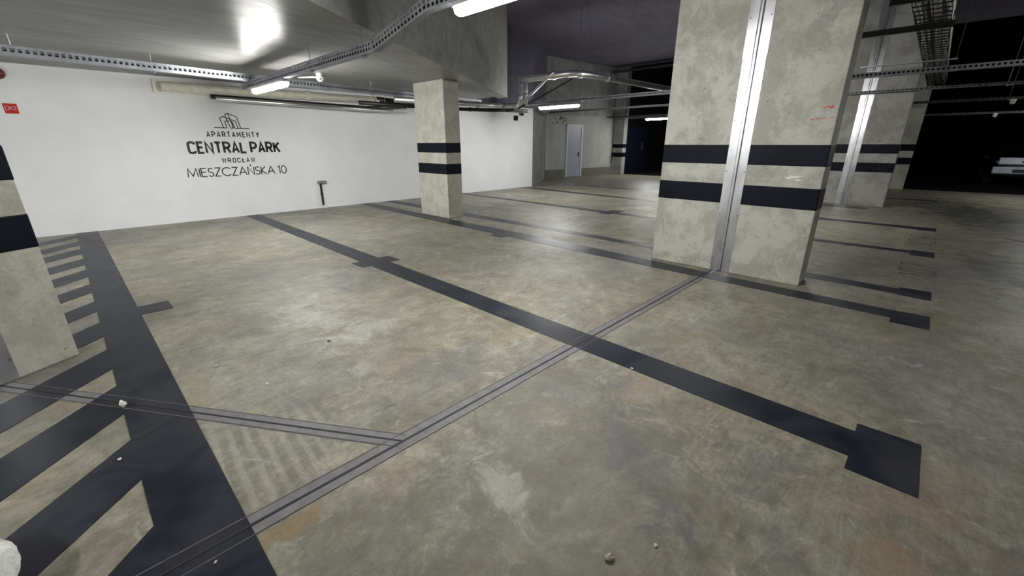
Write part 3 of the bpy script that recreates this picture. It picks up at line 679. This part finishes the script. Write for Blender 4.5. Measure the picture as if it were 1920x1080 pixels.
# white camera under the low slab
cm = thing('security_camera', 'small white camera hanging above the wall tray near the lamp', 'camera', (3.55, 8.2, ZL))
m = MB(); m.sphere((3.57, 8.18, 2.60), .065, (1, 1, .85)); m.build('body', M['white_plastic'], cm, True)
m = MB(); m.tube([(3.52, 8.2, 2.62), (3.25, 8.35, 2.60)], .02, 10, rs=[.022, .006]); m.build('bracket', M['white_plastic'], cm, True)
m = MB(); m.tube([(3.57, 8.2, 2.64), (3.57, 8.2, ZL - .001)], .05, 16); m.build('mount', M['white_plastic'], cm)
m = MB(); m.sphere((3.545, 8.12, 2.585), .014); m.build('lens', M['black'], cm, True)
m = MB(); m.box((11.13, 10.62, 2.26), (11.32, WY - .001, 2.42)); m.bevel(.01)
tag(m.build('control_box', M['black']), 'small black box on the white wall below the pipe corner', 'box')
dc = thing('dome_detector', 'dark dome on the white wall just above the small black box', 'detector', (11.5, 10.6, 2.5))
m = MB(); m.sphere((11.45, 10.55, 2.46), .06, (1, 1, .8)); m.build('dome', M['black'], dc, True)
m = MB(); m.box((11.41, 10.55, 2.45), (11.49, WY - .001, 2.53)); m.build('mount', M['black'], dc)
# alarm sounder and red sign
sn = thing('alarm_sounder', 'dark red round alarm sounder at the left picture edge', 'alarm', (-.33, WY, 2.53))
m = MB(); m.tube([(-.34, WY - .001, 2.53), (-.34, WY - .05, 2.53), (-.34, WY - .09, 2.53)], .08, 24, rs=[.085, .08, .055]); m.build('housing', M['darkred'], sn, True)
m = MB(); m.tube([(-.34, WY - .085, 2.53), (-.34, WY - .10, 2.53)], .03, 16); m.build('horn', M['black'], sn)
rs = thing('fire_alarm_sign', 'square red alarm sign with a white outline symbol on the white wall', 'sign', (-.33, WY, 2.03))
m = MB(); m.box((-.402, WY - .006, 1.955), (-.252, WY - .001, 2.102)); m.build('sign_plate', M['red'], rs)
m = MB(); q3 = lambda x, z, d: (x, WY - .0062 - d, z)
for pl in ([(-.385, 2.01), (-.385, 2.06), (-.345, 2.06), (-.345, 2.01), (-.385, 2.01)], [(-.345, 2.025), (-.325, 2.025), (-.275, 2.01), (-.275, 2.06), (-.325, 2.045), (-.345, 2.045)]):
    ribbon(m, pl, .005, q3, .001)
m.build('symbol', M['white_plastic'], rs)
# conduit stub on white wall
cs = thing('wall_conduit', 'small grey bracket with a black conduit low on the white wall', 'conduit', (4.33, WY, .1))
m = MB(); m.box((4.235, WY - .07, .59), (4.44, WY - .001, .655)); m.bevel(.008); m.build('bracket', M['galv'], cs)
m = MB(); m.tube([(4.30, WY - .035, .60), (4.30, WY - .035, .075)], .024, 10); m.tube([(4.30, WY - .035, .36), (4.30, WY - .035, .32)], .03, 10); m.build('conduit', M['black'], cs)
# wire mesh tray at upper right with pale cables
mt = thing('wire_mesh_tray', 'black wire mesh tray full of pale cables running away at upper right', 'cable tray', (8, .41, 3.0))
X0, X1, Y0, Y1, ZM = 4.4, 17.6, .24, .58, 3.0
for y, z in [(Y0 + k * .085, 0) for k in range(5)] + [(Y0, .05), (Y0, .10), (Y1, .05), (Y1, .10)]:
    m = MB(); m.tube([(X0, y, ZM + z), (X1, y, ZM + z)], .009, 6); m.build('long_wire', M['cable'], mt)
x = X0
while x < X1:
    m = MB(); m.tube([(x, Y0, ZM + .10), (x, Y0, ZM - .008), (x, Y1, ZM - .008), (x, Y1, ZM + .10)], .009, 6); m.build('cross_wire', M['cable'], mt); x += .24
for k in range(6):
    y = Y0 + .035 + k * .055; random.seed(k)
    m = MB(); m.tube([(X0 + i * .6, y + random.uniform(-.02, .02), ZM + .025 + random.uniform(0, .03)) for i in range(22)], .019, 8); m.build('cable', M['pale_cable'] if k != 3 else M['cable'], mt, True)
SG = 'steel channels carrying the mesh tray'
def channel(label, x, y0, y1, z, s=.04, mat='galv'):
    t = thing('support_channel', label, 'channel', (x, (y0 + y1) / 2, z), SG)
    m = MB(); m.box((x - s, y0, z - s), (x + s, y1, z - s + .006)); m.box((x - s, y0, z - s), (x - s + .006, y1, z + s)); m.box((x + s - .006, y0, z - s), (x + s, y1, z + s)); m.build('rail', M[mat], t)
    m = MB()
    m.tube([(x, y0 + .03, z - s - .02), (x, y0 + .03, ZH)], .006, 6)
    m.build('hanger_rod', M['galv_dull'], t)
channel('dark steel channel reaching from the nearest pillar to the mesh tray', 8.3, .2, 1.3, 2.95, .035, 'cable')
channel('small dark channel under the mesh tray at the top edge', 6.6, .15, .72, 2.93, .03, 'cable')
channel('thin bright channel under the far part of the mesh tray', 11.8, .1, 1.5, 2.97, .012)
for k, (x, y, z, lab) in enumerate([(17.5, -1.13, 2.52, 'small white detector under the distant tray at the right'), (21.8, -1.12, 2.38, 'tiny pale detector on the faint far tray')]):
    t = thing('detector', lab, 'detector', (x, y, z), 'white ceiling detectors')
    m = MB(); m.tube([(x, y, z + .08), (x, y, z + .03)], .06, 14); m.build('base', M['white_plastic'], t)
    m = MB(); m.sphere((x, y, z), .055, (1, 1, .8), 14); m.build('dome', M['white_plastic'], t, True)

# ------------------------------------------------------------------ parked car in the dark
def build_car(x, yc):
    t = thing('parked_car', 'dark car front with pale grille and number plate in the far gloom', 'car', (x, yc, 0))
    # stations: dx, half width at sill, half width at top, z bottom, z shoulder, z top
    st = [(0, .70, .62, .32, .62, .70), (.06, .80, .70, .25, .68, .82), (.35, .86, .74, .22, .76, .93), (.95, .88, .74, .22, .84, 1.02), (1.35, .88, .66, .22, .88, 1.22),
          (1.9, .88, .60, .22, .90, 1.46), (2.7, .88, .60, .22, .92, 1.50), (3.5, .88, .62, .22, .93, 1.38), (4.0, .86, .66, .24, .93, 1.08), (4.3, .80, .62, .34, .80, .92)]
    m = MB(); rings = []
    for dx, wb, wt, zb, zs, zt in st:
        rings.append(m.verts([(x + dx, yc + y, z) for y, z in ((-wb * .9, zb), (-wb, zb + .12), (-wb, zs), (-wt, zt - .06), (-wt * .8, zt), (0, zt + .02), (wt * .8, zt), (wt, zt - .06), (wb, zs), (wb, zb + .12), (wb * .9, zb))]))
    for P, Q in zip(rings, rings[1:]):
        for i in range(11): m.bm.faces.new([P[i], P[(i + 1) % 11], Q[(i + 1) % 11], Q[i]])
    m.bm.faces.new(rings[0][::-1]); m.bm.faces.new(rings[-1])
    o = m.build('body', M['carpaint'], t, True)
    md = o.modifiers.new('sub', 'SUBSURF'); md.levels = 1; md.render_levels = 2
    m = MB(); m.box((x - .05, yc - .70, .75), (x + .06, yc + .70, 1.02)); m.bevel(.035, 3); g = m.build('grille', M['silver'], t)
    m = MB()
    for k in range(4): m.box((x - .058, yc - .5, .79 + k * .045), (x - .045, yc + .5, .80 + k * .045))
    m.build('slat', M['chrome'], g)
    m = MB(); m.sphere((x - .06, yc, .865), .1, (.2, 1.1, .42), 20); m.build('emblem', M['black'], t, True)
    m = MB(); m.box((x - .06, yc - .80, .42), (x + .08, yc + .80, .68)); m.bevel(.03, 3); m.build('bumper', M['silver'], t)
    m = MB(); m.box((x - .075, yc - .27, .47), (x - .061, yc + .27, .59)); p = m.build('number_plate', M['ink'], t)
    for s in (-1, 1):
        m = MB(); m.sphere((x + .05, yc + s * .66, .86), .11, (.5, 1.1, .7), 16); m.build('headlight', M['chrome'], t, True)
        for dx in (.85, 3.45):
            m = MB(); m.tube([(x + dx, yc + s * .70, .32), (x + dx, yc + s * .89, .32)], .32, 28); wl = m.build('wheel', M['tyre'], t)
            m = MB(); m.tube([(x + dx, yc + s * .885, .32), (x + dx, yc + s * .90, .32)], .2, 20); m.build('hub', M['chrome'], wl)
        m = MB(); m.sphere((x + 1.25, yc + s * .98, 1.0), .1, (.6, 1, .7), 12); m.build('mirror', M['carpaint'], t, True)
    m = MB(); v = m.verts([(x + 1.02, yc - .66, 1.045), (x + 1.02, yc + .66, 1.045), (x + 1.85, yc + .52, 1.475), (x + 1.85, yc - .52, 1.475)]); m.bm.faces.new(v)
    w_ = m.verts([(x + 1.04, yc - .66, 1.02), (x + 1.04, yc + .66, 1.02), (x + 1.87, yc + .52, 1.45), (x + 1.87, yc - .52, 1.45)]); m.bm.faces.new(w_[::-1])
    for i in range(4): m.bm.faces.new([v[i], v[(i + 1) % 4], w_[(i + 1) % 4], w_[i]])
    m.build('windscreen', M['glass_dark'], t)
build_car(25.0, -2.50)

# ------------------------------------------------------------------ small debris and the fleece in the corner
def scrap(name, label, mat, x, y, r, seed, flatz=.35, z0=.003):
    random.seed(seed); m = MB(); v = m.sphere((0, 0, 0), r, (1, random.uniform(.5, .9), flatz), 12)
    for q in v: q.co *= random.uniform(.72, 1.2)
    lo = min(q.co.z for q in v)
    bmesh.ops.transform(m.bm, matrix=Matrix.Translation((x, y, z0 - lo)) @ Matrix.Rotation(random.uniform(0, 3), 4, 'Z'), verts=m.bm.verts[:])
    tag(m.build(name, mat), label, 'debris')
scrap('stone_chip', 'pale grey lump lying on the slanting joint by the broad line', M['paper'], -.074, 3.18, .028, 1, .7, .005)
scrap('paper_scrap', 'tiny white scrap on the dark bars at lower left', M['paper'], -.137, 2.60, .010, 2)
scrap('dry_leaf', 'dark dry leaf on the concrete in the middle bay', M['leaf'], 1.17, 3.17, .022, 3, .15, .0005)
scrap('paper_scrap', 'small pale splinter on the floor left of the middle bay', M['paper'], .61, 2.84, .014, 4, .3, .0005)
scrap('dry_leaf', 'curled grey leaf near the bottom picture edge', M['curl'], 1.106, .548, .019, 5, .45, .0005)
scrap('paper_scrap', 'whitish crumb near the bottom edge right of the curled leaf', M['paper'], 1.279, .447, .009, 6, .5, .0005)
scrap('paper_scrap', 'pinkish chip on the edge of the long middle line', M['paper'], 2.462, 1.199, .012, 7, .3)
scrap('paper_scrap', 'small white speck on the broad line at the bottom edge', M['paper'], .057, 1.609, .007, 8, .5, .005)
scrap('paper_scrap', 'tiny pale chip beside the broad line edge', M['paper'], .44, 3.35, .012, 9, .5, .0005)
random.seed(11)
m = MB(); bmesh.ops.create_uvsphere(m.bm, u_segments=160, v_segments=100, radius=1)
from mathutils import noise as mn
for v in m.bm.verts:
    p = v.co.copy(); k = 1 + .10 * mn.noise(p * 2.0) + .04 * mn.noise(p * 5) + .012 * mn.noise(p * 14)
    v.co = Vector((p.x * .36 * k, p.y * .40 * k, max(-.005, (p.z * .5 + .2) * .34 * k)))
bmesh.ops.transform(m.bm, matrix=Matrix.Translation((-.80, 1.99, .008)), verts=m.bm.verts[:])
tag(m.build('fleece_blanket', M['fleece'], smooth=True), 'crumpled off-white fleece in the bottom left corner', 'blanket')
